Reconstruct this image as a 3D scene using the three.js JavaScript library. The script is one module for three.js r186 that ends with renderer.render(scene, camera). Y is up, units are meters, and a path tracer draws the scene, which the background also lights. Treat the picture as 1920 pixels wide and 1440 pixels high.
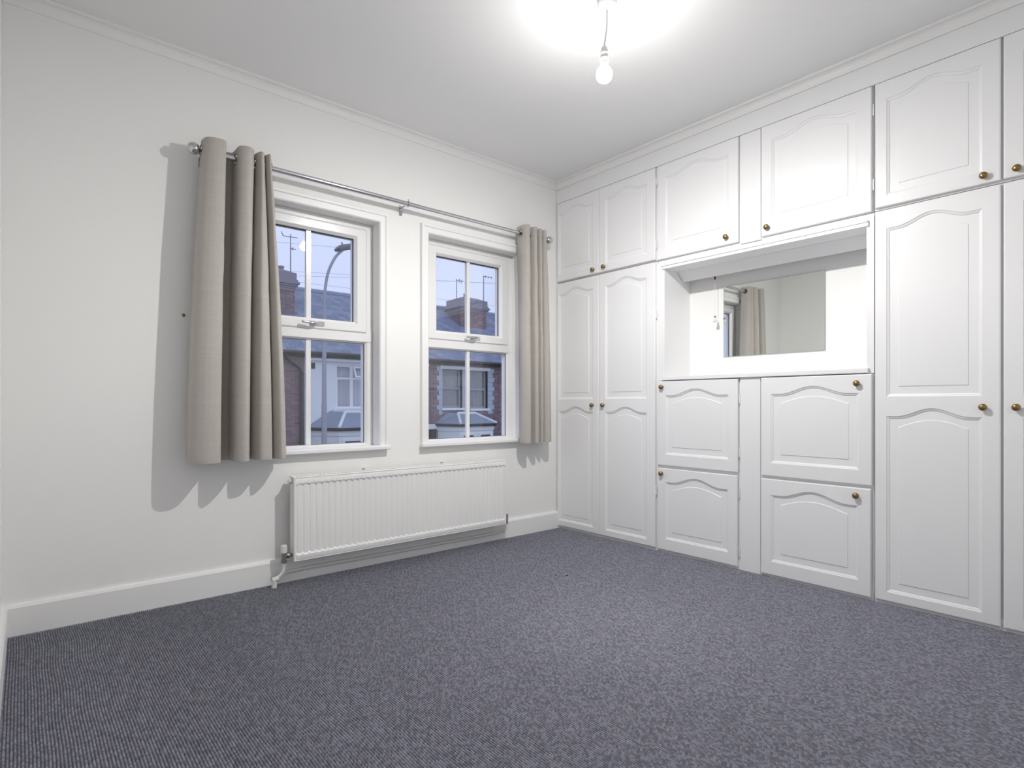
import * as THREE from 'three';
import { mergeGeometries, toCreasedNormals } from 'three/addons/utils/BufferGeometryUtils.js';
import { Brush, Evaluator, SUBTRACTION } from 'three-bvh-csg';

// ---------------------------------------------------------------- camera, sky, exposure
// World: the corner of window wall (z = 0) and cupboard fronts (x = 0) is the origin; the room lies at x < 0, z > 0.
const scene = new THREE.Scene();
const camera = new THREE.PerspectiveCamera(68.122, 1920 / 1440, 0.03, 200);
camera.position.set(-2.9214, 0.9031, 2.9341);
camera.rotation.set(0, -0.70545, 0);
camera.setViewOffset(1920, 1440, 0, -37, 1920, 1440);
camera.updateProjectionMatrix();
const SKY = new THREE.Color().setRGB(0.66, 0.75, 1.05);
scene.background = SKY;
const renderer = new THREE.WebGLRenderer({ antialias: true });
renderer.toneMapping = THREE.LinearToneMapping;
renderer.toneMappingExposure = 1.0;
renderer.shadowMap.enabled = true;
const LAMP_CANDELA = 9.6, LAMP_COLOR = new THREE.Color().setRGB(1.0, 0.98, 0.95);

const H = 2.5, XL = -3.0, XR = 0.6, ZB = 3.3;      // ceiling height, left wall, wall behind the cupboards, back wall

// ---------------------------------------------------------------- helpers
let seed = 12345;
const rnd = () => { seed = (seed * 1664525 + 1013904223) >>> 0; return seed / 4294967296; };
const taken = {};
const numbered = (n) => { const k = taken[n] = (taken[n] ?? -1) + 1; return k ? n + '_' + String(k).padStart(3, '0') : n; };
const shade = (o) => { o.castShadow = true; o.receiveShadow = true; return o; };
function part(name, geos, mat, parent) {
  const g = Array.isArray(geos) ? merged(geos) : geos;
  const m = shade(new THREE.Mesh(g, mat)); m.name = name; parent.add(m); return m;
}
function top(name, geos, mat, data) {
  const m = part(numbered(name), geos, mat, scene); Object.assign(m.userData, data); return m;
}
function group(name, pos, data) {
  const g = new THREE.Group(); g.name = numbered(name); g.position.set(...pos); Object.assign(g.userData, data); scene.add(g); return g;
}
function merged(list) {
  const gs = list.map((g) => { const n = g.index ? g.toNonIndexed() : g; for (const k of Object.keys(n.attributes)) if (!['position', 'normal', 'uv', 'color'].includes(k)) n.deleteAttribute(k); return n; });
  return gs.length === 1 ? gs[0] : mergeGeometries(gs);
}
const at = (g, x, y, z) => (g.translate(x, y, z), g);
// box by its limits
function bx(x0, x1, y0, y1, z0, z1) { return at(new THREE.BoxGeometry(Math.abs(x1 - x0), Math.abs(y1 - y0), Math.abs(z1 - z0)), (x0 + x1) / 2, (y0 + y1) / 2, (z0 + z1) / 2); }
// strip of quads between successive closed loops of equal length, flat normals
function loops(list, capFirst = false, capLast = false) {
  const pos = [], uv = [], n = list[0].length;
  const tri = (a, b, c) => { for (const p of [a, b, c]) { pos.push(...p); uv.push(p[0], p[1]); } };
  for (let k = 0; k + 1 < list.length; k++) for (let i = 0; i < n; i++) {
    const j = (i + 1) % n, A = list[k], B = list[k + 1];
    tri(A[i], A[j], B[j]); tri(A[i], B[j], B[i]);
  }
  const cap = (L, flip) => { const t = THREE.ShapeUtils.triangulateShape(L.map((p) => new THREE.Vector2(p[0], p[1])), []); for (const [a, b, c] of t) flip ? tri(L[c], L[b], L[a]) : tri(L[a], L[b], L[c]); };
  if (capFirst) cap(list[0], true);
  if (capLast) cap(list[list.length - 1], false);
  const g = new THREE.BufferGeometry();
  g.setAttribute('position', new THREE.Float32BufferAttribute(pos, 3));
  g.setAttribute('uv', new THREE.Float32BufferAttribute(uv, 2));
  g.computeVertexNormals(); return g;
}
const rectLoop = (x0, x1, y0, y1, z) => [[x0, y0, z], [x1, y0, z], [x1, y1, z], [x0, y1, z]];
// rectangular frame: outer limits, border widths, front z, slope at the inner edge
function frameGeo(x0, x1, y0, y1, l, r, b, t, zf, zb, slope = 0.012, sd = 0.012, rd = 0.003) {
  const i = (d, z) => rectLoop(x0 + l - d, x1 - r + d, y0 + b - d, y1 - t + d, z);
  return loops([rectLoop(x0, x1, y0, y1, zb), rectLoop(x0, x1, y0, y1, zf - rd), rectLoop(x0 + rd, x1 - rd, y0 + rd, y1 - rd, zf), i(slope, zf), i(0, zf - sd), i(0, zb), rectLoop(x0, x1, y0, y1, zb)]);
}
function shapeOf(pts, holes = []) {
  const s = new THREE.Shape(pts.map((p) => new THREE.Vector2(p[0], p[1])));
  for (const h of holes) s.holes.push(new THREE.Path(h.map((p) => new THREE.Vector2(p[0], p[1]))));
  return s;
}
const rect = (x0, x1, y0, y1) => [[x0, y0], [x1, y0], [x1, y1], [x0, y1]];
function wallGeo(pts, holes, z0, z1) { return at(new THREE.ExtrudeGeometry(shapeOf(pts, holes), { depth: z1 - z0, bevelEnabled: false }), 0, 0, z0); }
// tube through points
function tube(points, r, seg = 24, rad = 10) {
  return new THREE.TubeGeometry(new THREE.CatmullRomCurve3(points.map((p) => new THREE.Vector3(...p)), false, 'centripetal'), seg, r, rad, false);
}
function cyl(a, b, r0, r1 = r0, n = 20) {
  const A = new THREE.Vector3(...a), B = new THREE.Vector3(...b), d = B.clone().sub(A);
  const g = new THREE.CylinderGeometry(r1, r0, d.length(), n);
  g.applyQuaternion(new THREE.Quaternion().setFromUnitVectors(new THREE.Vector3(0, 1, 0), d.normalize()));
  return at(g, (A.x + B.x) / 2, (A.y + B.y) / 2, (A.z + B.z) / 2);
}
const lathe = (pts, n = 32) => new THREE.LatheGeometry(pts.map((p) => new THREE.Vector2(p[0], p[1])), n);
// profile [[outward, height], ...] swept along x from x0 to x1, outward = +z
function profileX(pts, x0, x1) {
  const g = new THREE.ExtrudeGeometry(shapeOf(pts), { depth: x1 - x0, bevelEnabled: false });   // shape x = outward, y = height, extruded along +z
  g.applyMatrix4(new THREE.Matrix4().makeBasis(new THREE.Vector3(0, 0, 1), new THREE.Vector3(0, 1, 0), new THREE.Vector3(-1, 0, 0)));
  return at(g, x1, 0, 0);
}
function noiseTex(size, fn, srgb = false, repeat = [1, 1]) {
  const d = new Uint8Array(size * size * 4);
  for (let y = 0; y < size; y++) for (let x = 0; x < size; x++) { const c = fn(x, y); d.set([c[0], c[1], c[2], 255], (y * size + x) * 4); }
  const t = new THREE.DataTexture(d, size, size); t.wrapS = t.wrapT = THREE.RepeatWrapping; t.magFilter = THREE.LinearFilter; t.minFilter = THREE.LinearMipmapLinearFilter; t.generateMipmaps = true;
  if (srgb) t.colorSpace = THREE.SRGBColorSpace;
  t.repeat.set(...repeat); t.needsUpdate = true; return t;
}
// tileable value noise
function tileNoise(cells) {
  const g = Array.from({ length: cells * cells }, rnd), s = (t) => t * t * (3 - 2 * t);
  return (u, v) => { u = ((u % 1) + 1) % 1 * cells; v = ((v % 1) + 1) % 1 * cells; const x = Math.floor(u), y = Math.floor(v), fx = s(u - x), fy = s(v - y), q = (a, b) => g[(b % cells) * cells + a % cells];
    return (q(x, y) * (1 - fx) + q(x + 1, y) * fx) * (1 - fy) + (q(x, y + 1) * (1 - fx) + q(x + 1, y + 1) * fx) * fy; };
}

// ---------------------------------------------------------------- materials
const std = (rgb, roughness = 0.6, extra = {}) => new THREE.MeshStandardMaterial({ color: new THREE.Color().setRGB(...rgb), roughness, ...extra });
const M = {
  wall: std([0.935, 0.932, 0.922], 0.85),
  ceiling: std([0.935, 0.935, 0.935], 0.9),
  trim: std([0.925, 0.925, 0.92], 0.4),
  cupboard: std([0.915, 0.918, 0.93], 0.38),
  alcove: std([0.935, 0.932, 0.922], 0.6),
  upvc: std([0.88, 0.88, 0.88], 0.22),
  radiator: std([0.91, 0.91, 0.90], 0.3),
  brass: std([0.30, 0.205, 0.09], 0.34, { metalness: 0.95 }),
  chrome: std([0.62, 0.62, 0.64], 0.16, { metalness: 1 }),
  dullMetal: std([0.33, 0.31, 0.28], 0.42, { metalness: 0.8 }),
  darkMetal: std([0.05, 0.045, 0.04], 0.5, { metalness: 0.4 }),
  whitePlastic: std([0.80, 0.79, 0.78], 0.35),
  mirror: std([0.86, 0.88, 0.86], 0.015, { metalness: 1 }),
  mirrorEdge: std([0.42, 0.46, 0.44], 0.25),
  glass: new THREE.MeshPhysicalMaterial({ color: 0xffffff, roughness: 0.0, transmission: 1, thickness: 0, ior: 1.5 }),
  gasket: std([0.03, 0.03, 0.035], 0.6),
  plug: std([0.20, 0.19, 0.10], 0.7),
  lint: std([0.03, 0.03, 0.035], 0.95),
};

// ---------------------------------------------------------------- room shell
const S = (label, category) => ({ kind: 'structure', label, category });
// window openings: [x0, x1]
const OPEN = [[-2.145, -1.415], [-1.092, -0.362]], OY0 = 0.645, OY1 = 1.925, WT = 0.135;
top('wall_window', wallGeo(rect(XL - 0.2, XR + 0.2, -0.2, H + 0.2), OPEN.map(([a, b]) => rect(a, b, OY0, OY1)), -WT, 0), M.wall, S('white painted plaster wall pierced by two sash style windows', 'wall'));
top('wall_left', bx(XL - 0.2, XL, -0.2, H + 0.2, 0, ZB + 0.2), M.wall, S('plain white plaster wall meeting the bare end of the window wall', 'wall'));
top('wall_back', bx(XL, XR, -0.2, H + 0.2, ZB, ZB + 0.2), M.wall, S('plain white plaster wall opposite the windows', 'wall'));
top('wall_right', bx(XR, XR + 0.2, -0.2, H + 0.2, 0, ZB + 0.2), M.wall, S('white plaster wall hidden behind the fitted cupboards', 'wall'));
top('ceiling', bx(XL, XR, H, H + 0.2, 0, ZB), M.ceiling, S('flat matt white painted ceiling', 'ceiling'));

// carpet: corded ribs along z, modelled as ridges; loops and yarn tone come from the texture
{
  const pitch = 0.0076, n = Math.round((0.03 - XL) / pitch), per = 6, zs = 66, z1 = ZB, pos = [], uv = [], idx = [];
  const prof = [0, 0.0030, 0.0048, 0.0053, 0.0048, 0.0030], wav = tileNoise(16);
  const cols = n * per + 1;
  for (let k = 0; k <= zs; k++) { const z = z1 * k / zs;
    for (let c = 0; c < cols; c++) { const x = XL + c * pitch / per;
      const edge = Math.min(1, z / 0.1, (z1 - z) / 0.1), dx = (wav((x - XL) / 3.4, z / 3.4) - 0.5) * 0.012 * edge * Math.min(1, (x - XL) / 0.03, (0.03 - x) / 0.03);
      pos.push(x + dx, prof[c % per], z); uv.push((x - XL) / pitch / 64, z / (0.0075 * 64)); } }
  for (let k = 0; k < zs; k++) for (let c = 0; c + 1 < cols; c++) { const a = k * cols + c, b = a + cols; idx.push(a, b, a + 1, a + 1, b, b + 1); }
  const g = new THREE.BufferGeometry(); g.setAttribute('position', new THREE.Float32BufferAttribute(pos, 3)); g.setAttribute('uv', new THREE.Float32BufferAttribute(uv, 2)); g.setIndex(idx); g.computeVertexNormals();
  const T = 1024, tone = Array.from({ length: 64 * 64 }, () => rnd()), tint = Array.from({ length: 64 * 64 }, () => rnd());
  const cell = (x, y) => { const i = Math.floor(x / 16), j = Math.floor((y + (i % 2) * 8) / 16) % 64; return [j * 64 + i, ((y + (i % 2) * 8) % 16) / 16]; };
  const map = noiseTex(T, (x, y) => { const [c] = cell(x, y), f = 0.90 + 0.20 * rnd(), t = (0.83 + 0.34 * tone[c]) * f, w = tint[c] - 0.5;
    return [129 * t * (1 + 0.06 * w), 130 * t, 142 * t * (1 - 0.03 * w)].map((v) => Math.min(255, v)); }, true);
  const bump = noiseTex(T, (x, y) => { const [, v] = cell(x, y), h = 255 * (0.2 + 0.65 * Math.sin(Math.PI * v) + 0.15 * rnd()); return [h, h, h]; });
  const mat = new THREE.MeshStandardMaterial({ map, bumpMap: bump, bumpScale: 0.0016, roughness: 1 });
  const f = top('floor', g, mat, S('grey corded loop pile carpet with fine ribs', 'carpet'));
  part('floor_slab', bx(XL, XR, -0.2, -0.002, 0, ZB), M.wall, f);
}
// skirting, cornice
const skirtProfile = [[0, 0], [0.018, 0], [0.018, 0.112], [0.012, 0.124], [0, 0.126]];
top('baseboard_window', profileX(skirtProfile, XL, 0.02), M.trim, S('white painted skirting board below the windows', 'skirting board'));
{
  const g = profileX(skirtProfile, 0, ZB); g.rotateY(Math.PI / 2); at(g, XL, 0, ZB);
  top('baseboard_left', g, M.trim, S('white painted skirting board on the left wall', 'skirting board'));
  const b = profileX(skirtProfile, XL, 0.02); b.rotateY(Math.PI); at(b, XL + 0.02, 0, ZB);
  top('baseboard_back', b, M.trim, S('white painted skirting board on the wall opposite the windows', 'skirting board'));
}
{
  const c = [[0, -0.05], [0.005, -0.05], [0.006, -0.044]];
  for (let k = 0; k <= 8; k++) { const a = k / 8 * Math.PI / 2; c.push([0.006 + 0.024 * (1 - Math.cos(a)), -0.044 + 0.032 * Math.sin(a)]); }
  c.push([0.036, -0.012], [0.036, 0], [0, 0]);
  top('trim_1', at(profileX(c, XL, 0.02), 0, H, 0), M.trim, S('white cove cornice above the windows', 'cornice'));
  const g = profileX(c, 0, ZB); g.rotateY(-Math.PI / 2); at(g, 0, H, 0);
  top('trim_2', g, M.trim, S('white cove cornice along the top of the fitted cupboards', 'cornice'));
  const l = profileX(c, 0, ZB); l.rotateY(Math.PI / 2); at(l, XL, H, ZB);
  top('trim_3', l, M.trim, S('white cove cornice on the left wall', 'cornice'));
}

// ---------------------------------------------------------------- windows
OPEN.forEach(([x0, x1], w) => {
  const cx = (x0 + x1) / 2, which = ['beside the wide left curtain', 'nearest the fitted cupboards'][w];
  const t = top('trim_' + (5 + w), [
    // moulded architrave: flat, then a raised inner bead
    frameGeo(x0 - 0.052, x1 + 0.052, OY0 - 0.001, OY1 + 0.055, 0.052, 0.052, 0.0005, 0.055, 0.020, 0, 0.006, 0.006),
    frameGeo(x0 - 0.052, x1 + 0.052, OY0 - 0.001, OY1 + 0.055, 0.018, 0.018, 0.0005, 0.018, 0.026, 0.019, 0.004, 0.004),
  ], M.trim, S('white moulded architrave round the window ' + which, 'architrave'));
  t.userData.category = 'architrave';
  const sill = top('trim_' + (7 + w), loops([rectLoop(x0 - 0.056, x1 + 0.056, -0.07, 0.040, 0), rectLoop(x0 - 0.056, x1 + 0.056, -0.07, 0.044, 0.004), rectLoop(x0 - 0.056, x1 + 0.056, -0.07, 0.044, 0.018), rectLoop(x0 - 0.054, x1 + 0.054, -0.07, 0.040, 0.023)], true, true).rotateX(Math.PI / 2).scale(1, -1, 1), M.trim, S('white sill board under the window ' + which, 'window sill'));
  // flip winding after the mirror scale
  { const p = sill.geometry.attributes.position; for (let i = 0; i < p.count; i += 3) { const a = [p.getX(i), p.getY(i), p.getZ(i)]; p.setXYZ(i, p.getX(i + 1), p.getY(i + 1), p.getZ(i + 1)); p.setXYZ(i + 1, ...a); } sill.geometry.computeVertexNormals(); sill.geometry.translate(0, OY0, 0); }
  const g = group('window_' + (w + 1), [cx, OY0, -0.07], S('white plastic double glazed window ' + which, 'window'));
  const hw = (x1 - x0) / 2, Y = (y) => y - OY0;
  // outer frame with two lights
  part('frame', [
    frameGeo(-hw, hw, 0, Y(1.262), 0.045, 0.045, 0.037, 0.016, 0, -0.06),
    frameGeo(-hw, hw, Y(1.262), OY1 - OY0, 0.043, 0.043, 0.04, 0.038, 0, -0.06, 0.006, 0.006),
    bx(-hw + 0.01, hw - 0.01, Y(1.255), Y(1.3035), -0.002, 0.004),
  ], M.upvc, g);
  const lowPane = part('pane', bx(-0.325, 0.325, Y(0.677), Y(1.252), -0.026, -0.022), M.glass, g);
  part('gasket', [frameGeo(-0.325, 0.325, Y(0.677), Y(1.252), 0.007, 0.007, 0.007, 0.007, -0.0165, -0.0215, 0.001, 0.001, 0.0005)], M.gasket, lowPane);
  part('glazing_bar', [bx(-0.0125, 0.0125, Y(0.682), Y(1.247), -0.0215, -0.0165), bx(-0.0125, 0.0125, Y(0.682), Y(1.247), -0.033, -0.027)], M.upvc, g);
  const sash = part('sash', [frameGeo(-0.323, 0.323, Y(1.304), Y(1.888), 0.07, 0.07, 0.058, 0.058, 0.012, -0.05, 0.014, 0.016, 0.006)], M.upvc, g);
  const pane = part('pane', new THREE.BoxGeometry(0.512, 0.478, 0.004), M.glass, sash);
  pane.position.set(0, Y(1.5965), -0.024); pane.rotation.set(-0.0092, 0.0108, 0);
  part('gasket', [frameGeo(-0.256, 0.256, Y(1.359), Y(1.833), 0.006, 0.006, 0.006, 0.006, -0.014, -0.0205, 0.001, 0.001, 0.0005)], M.gasket, sash);
  part('glazing_bar', [bx(-0.0125, 0.0125, Y(1.363), Y(1.829), -0.0195, -0.0135), bx(-0.0125, 0.0125, Y(1.363), Y(1.829), -0.036, -0.030)], M.upvc, sash);
  // sash handle: base plate, spindle, lever pointing left
  const hy = Y(1.333), hx = 0.025;
  part('handle', [
    bx(hx - 0.03, hx + 0.05, hy - 0.012, hy + 0.012, 0.011, 0.017), cyl([hx, hy, 0.015], [hx, hy, 0.040], 0.009, 0.008),
    tube([[hx + 0.004, hy, 0.040], [hx - 0.02, hy - 0.004, 0.046], [hx - 0.05, hy - 0.002, 0.044], [hx - 0.075, hy, 0.043]], 0.0065, 16, 8), at(new THREE.SphereGeometry(0.0075, 12, 8), hx - 0.075, hy, 0.043),
  ], M.chrome, sash);
});

// ---------------------------------------------------------------- pendant lamp
{
  const LX = -1.1762, LZ = 1.4649, BX = -1.1842, BZ = 1.4581, BY = 2.2066;
  const g = group('pendant_lamp', [LX, H, LZ], { label: 'bare lit bulb hanging on a white flex from the ceiling rose', category: 'lamp' });
  const dx = BX - LX, dz = BZ - LZ, Y = (y) => y - H;
  part('ceiling_rose', lathe([[0.0001, -0.038], [0.012, -0.0375], [0.026, -0.034], [0.036, -0.026], [0.0395, -0.014], [0.04, 0], [0.0001, 0]]), M.whitePlastic, g);
  part('flex', tube([[0, -0.036, 0], [0, -0.10, 0], [dx * 0.6, -0.15, dz * 0.6], [dx, Y(2.318), dz]], 0.0032, 30, 8), M.whitePlastic, g);
  part('lamp_holder', at(lathe([[0.0001, 0.062], [0.006, 0.061], [0.011, 0.054], [0.0135, 0.046], [0.0145, 0.040], [0.0145, 0.038], [0.0158, 0.037], [0.0158, 0.028], [0.0145, 0.027], [0.0148, 0.014], [0.0165, 0.013], [0.0165, 0], [0.0001, 0]]), dx, Y(2.2585), dz), M.whitePlastic, g);
  // frosted globe with the LED housing inside its upper half: the light leaves it downwards and sideways
  const prof = [];
  for (let k = 0; k <= 24; k++) { const a = -Math.PI / 2 + k / 24 * (Math.PI * 0.82); prof.push([Math.max(0.0001, 0.032 * Math.cos(a)), 0.032 * Math.sin(a)]); }
  prof.push([0.0160, 0.0300], [0.0150, 0.036], [0.0001, 0.036]);
  const bulb = part('bulb', at(lathe(prof, 40), dx, Y(BY), dz), std([0.9, 0.9, 0.88], 0.3, { emissive: new THREE.Color().setRGB(1, 0.98, 0.95), emissiveIntensity: 205 }), g);
  bulb.castShadow = false;
  part('led_housing', at(lathe([[0.0001, 0.0285], [0.0130, 0.0285], [0.0245, 0.0190], [0.0300, 0.0080], [0.0292, -0.0120], [0.0275, -0.0120], [0.0260, 0.0020], [0.0001, 0.0020]], 40), dx, Y(BY), dz), M.whitePlastic, bulb);
  part('base', at(lathe([[0.0001, 0.055], [0.0138, 0.055], [0.0150, 0.044], [0.0155, 0.0362], [0.0001, 0.0362]], 32), dx, Y(BY), dz), M.whitePlastic, bulb);
  const light = new THREE.PointLight(LAMP_COLOR, LAMP_CANDELA, 0, 2);
  light.name = 'bulb_light'; light.position.set(dx, Y(BY), dz); light.castShadow = true; light.shadow.radius = 0.9; light.shadow.mapSize.set(2048, 2048); light.shadow.camera.near = 0.05; light.shadow.bias = -0.002;
  g.add(light);
}

// ---------------------------------------------------------------- fitted cupboards
// Each unit is a Group turned so that local x = world z (along the run), local y = up, local z = out of the cupboard into the room.
const UW = 0.018;                                   // door thickness, front of doors at local z = 0
function unit(name, z0, y0, data) { const g = group(name, [0, y0, z0], data); g.rotation.y = -Math.PI / 2; g.userData.z0 = undefined; delete g.userData.z0; return Object.assign(g, { _o: [z0, y0] }); }
const upart = (u, name, geos, mat, parent = u) => { const g = Array.isArray(geos) ? merged(geos) : geos; g.translate(-u._o[0], -u._o[1], 0); return part(name, g, mat, parent); };
const ARCH = 28;
function panelLoop(p, ins, d, field) {              // p = [x0, x1, y0, yShoulder, rise]
  const [x0, x1, y0, ys, rise] = p, a = x0 + ins, b = x1 - ins, out = [[a, y0 + ins, d], [b, y0 + ins, d]];
  for (let k = 0; k <= ARCH; k++) { const s = 1 - 2 * k / ARCH, x = (a + b) / 2 + s * (b - a) / 2;
    const y = field ? ys - ins - 0.004 + (rise - 0.002) * Math.cos(Math.PI / 2 * s) : ys - ins + rise * (Math.abs(s) < 0.78 ? 0.5 * (1 + Math.cos(Math.PI * s / 0.78)) : 0);
    out.push([x, y, d]); }
  return out;
}
function doorGeo(x0, x1, y0, y1, panels) {
  const e = 0.005, R = (i, z) => rectLoop(x0 + i, x1 - i, y0 + i, y1 - i, z), gs = [];
  gs.push(loops([R(0.001, -UW), R(0, -UW + 0.001), R(0, -e), R(e * 0.3, -e * 0.3), R(e, 0)], true, false));
  gs.push(new THREE.ShapeGeometry(shapeOf(R(e, 0), panels.map((p) => panelLoop(p, 0, 0)))));
  for (const p of panels) gs.push(loops([panelLoop(p, 0, 0), panelLoop(p, 0.002, -0.003), panelLoop(p, 0.006, -0.0042), panelLoop(p, 0.010, -0.0062), panelLoop(p, 0.012, -0.0088), panelLoop(p, 0.044, -0.0088, true), panelLoop(p, 0.0465, -0.006, true)], false, true));
  return merged(gs);
}
const knobProf = [[0.0001, 0.026], [0.005, 0.0256], [0.010, 0.0235], [0.0135, 0.0195], [0.0142, 0.016], [0.0128, 0.0125], [0.009, 0.010], [0.0065, 0.0085], [0.006, 0.005], [0.008, 0.002], [0.010, 0.0005], [0.0001, 0]];
function addDoor(u, lim, panels, knob, hingeX, hinges) {
  const d = upart(u, 'door', doorGeo(...lim, panels), M.cupboard);
  if (knob) upart(u, 'knob', at(lathe(knobProf, 28).rotateX(Math.PI / 2), knob[0], knob[1], 0), M.brass, d).userData.label = 'round antique brass knob';
  for (const y of hinges ?? []) upart(u, 'hinge', [cyl([hingeX, y - 0.022, -0.008], [hingeX, y + 0.022, -0.008], 0.0036), cyl([hingeX, y - 0.026, -0.008], [hingeX, y + 0.026, -0.008], 0.003)], M.cupboard, d);
  return d;
}
const B0 = -UW - 0.001, BK = -XR + 0.003;               // carcass front and back
const tallPanels = (a, b) => [[a, b, 0.935, 1.688, 0.036], [a, b, 0.062, 0.848, 0.036]];
const upPanel = (a, b) => [[a, b, 1.835, 2.268, 0.034]];
const CUP = 'fitted white cupboards';
{ // double wardrobe next to the window wall
  const u = unit('wardrobe', 0.003, 0.004, { label: 'tall white two door fitted wardrobe in the corner by the short curtain', category: 'wardrobe', group: CUP });
  upart(u, 'body', bx(0.003, 0.862, 0.004, 1.776, BK, B0), M.cupboard);
  upart(u, 'plinth', bx(0.005, 0.858, 0.004, 0.05, B0 - 0.0, B0 + 0.006), M.cupboard);
  addDoor(u, [0.006, 0.401, 0.023, 1.768], tallPanels(0.024, 0.353), [0.350, 0.893], 0.004, []);
  addDoor(u, [0.404, 0.854, 0.023, 1.768], tallPanels(0.459, 0.793), [0.444, 0.893], 0.858, [0.37, 1.45]);
}
{
  const u = unit('overhead_cupboard', 0.003, 1.780, { label: 'white two door overhead cupboard above the corner wardrobe', category: 'cupboard', group: CUP });
  upart(u, 'body', bx(0.003, 0.862, 1.780, 2.448, BK, B0), M.cupboard);
  addDoor(u, [0.006, 0.401, 1.785, 2.350], upPanel(0.024, 0.353), [0.356, 1.812], 0, []);
  addDoor(u, [0.404, 0.854, 1.785, 2.350], upPanel(0.459, 0.793), [0.451, 1.815], 0.858, [1.88, 2.26]);
}
{ // middle overhead
  const u = unit('overhead_cupboard', 0.866, 1.764, { label: 'wide white two door overhead cupboard above the mirror alcove', category: 'cupboard', group: CUP });
  upart(u, 'body', bx(0.866, 2.033, 1.764, 2.448, BK, B0), M.cupboard);
  upart(u, 'stile', bx(1.397, 1.510, 1.766, 2.350, B0, -0.007), M.cupboard);
  addDoor(u, [0.870, 1.389, 1.778, 2.350], [[0.925, 1.334, 1.835, 2.268, 0.038]], [1.323, 1.818], 0.866, [2.27]);
  addDoor(u, [1.515, 2.027, 1.778, 2.350], [[1.570, 1.972, 1.835, 2.268, 0.038]], [1.549, 1.818], 2.0325, [1.90, 2.24]);
}
{ // alcove
  const u = unit('alcove', 0.866, 1.044, { label: 'open white alcove holding the mirror between overhead and base cupboards', category: 'alcove', group: CUP });
  upart(u, 'back_panel', bx(0.910, 2.005, 1.066, 1.762, -0.30, -0.289), M.alcove);
  upart(u, 'side_panel', bx(0.866, 0.914, 1.0435, 1.762, BK, B0 + 0.006), M.cupboard);
  upart(u, 'side_panel', bx(2.003, 2.033, 1.0435, 1.762, BK, B0 + 0.006), M.cupboard);
  upart(u, 'soffit', bx(0.914, 2.003, 1.720, 1.762, -0.289, B0 + 0.004), M.cupboard);
  upart(u, 'fascia', [bx(0.905, 2.012, 1.718, 1.742, B0, B0 + 0.016), bx(0.900, 2.010, 1.735, 1.744, B0, B0 + 0.021)], M.cupboard);
  // sloping light shield under the soffit
  upart(u, 'light_shield', loops([[[0.916, 1.7195, -0.146], [0.916, 1.667, -0.203], [0.916, 1.667, -0.213], [0.916, 1.7195, -0.170]], [[2.001, 1.7195, -0.146], [2.001, 1.667, -0.203], [2.001, 1.667, -0.213], [2.001, 1.7195, -0.170]]]), M.cupboard);
  upart(u, 'shelf', [bx(0.9145, 2.0025, 1.0435, 1.0665, -0.288, B0 + 0.0065), bx(0.906, 2.014, 1.0435, 1.0665, B0 + 0.0062, 0.004), bx(0.908, 2.012, 1.0460, 1.0640, 0.0038, 0.006)], M.cupboard);
}
{ // base cupboards under the alcove
  const u = unit('base_cupboard', 0.866, 0.004, { label: 'low white four door base cupboard under the mirror alcove shelf', category: 'cupboard', group: CUP });
  upart(u, 'body', bx(0.866, 2.033, 0.004, 1.042, BK, B0), M.cupboard);
  upart(u, 'plinth', bx(0.884, 2.029, 0.004, 0.05, B0, B0 + 0.006), M.cupboard);
  upart(u, 'stile', bx(1.397, 1.508, 0.006, 1.042, B0, -0.007), M.cupboard);
  addDoor(u, [0.873, 1.387, 0.530, 1.040], [[0.926, 1.334, 0.597, 0.953, 0.038]], [0.906, 1.004], 1.3925, [0.64, 0.93]);
  addDoor(u, [0.873, 1.385, 0.020, 0.514], [[0.926, 1.332, 0.088, 0.432, 0.038]], [0.904, 0.481], 1.3915, [0.10, 0.42]);
  addDoor(u, [1.513, 2.028, 0.528, 1.040], [[1.566, 1.975, 0.597, 0.953, 0.038]], [1.970, 0.997], 2.0325, []);
  addDoor(u, [1.513, 2.024, 0.018, 0.514], [[1.566, 1.971, 0.088, 0.432, 0.038]], [1.966, 0.478], 2.0295, []);
}
{ // double wardrobe on the right
  const u = unit('wardrobe', 2.036, 0.004, { label: 'tall white two door fitted wardrobe beyond the mirror alcove', category: 'wardrobe', group: CUP });
  upart(u, 'body', bx(2.036, ZB - 0.003, 0.004, 1.776, BK, B0), M.cupboard);
  upart(u, 'plinth', bx(2.038, ZB - 0.005, 0.004, 0.05, B0, B0 + 0.006), M.cupboard);
  addDoor(u, [2.040, 2.478, 0.020, 1.772], tallPanels(2.086, 2.421), [2.425, 0.889], 2.034, []);
  addDoor(u, [2.486, 2.930, 0.020, 1.772], tallPanels(2.545, 2.878), [2.526, 0.889], 2.936, []);
  upart(u, 'filler_panel', bx(2.938, ZB - 0.004, 0.020, 1.772, B0, -0.002), M.cupboard);
}
{
  const u = unit('overhead_cupboard', 2.036, 1.780, { label: 'white two door overhead cupboard above the wardrobe beyond the alcove', category: 'cupboard', group: CUP });
  upart(u, 'body', bx(2.036, ZB - 0.003, 1.780, 2.448, BK, B0), M.cupboard);
  addDoor(u, [2.040, 2.478, 1.787, 2.350], upPanel(2.086, 2.421), [2.427, 1.816], 2.034, []);
  addDoor(u, [2.486, 2.930, 1.787, 2.350], upPanel(2.545, 2.878), [2.528, 1.814], 2.936, []);
  upart(u, 'filler_panel', bx(2.938, ZB - 0.004, 1.787, 2.350, B0, -0.002), M.cupboard);
}
top('trim_4', bx(0.0015, 0.0185, 2.3515, H - 0.001, 0.003, ZB - 0.003), M.cupboard, S('flat white fascia board between overhead cupboard doors and cornice', 'fascia board'));

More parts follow.
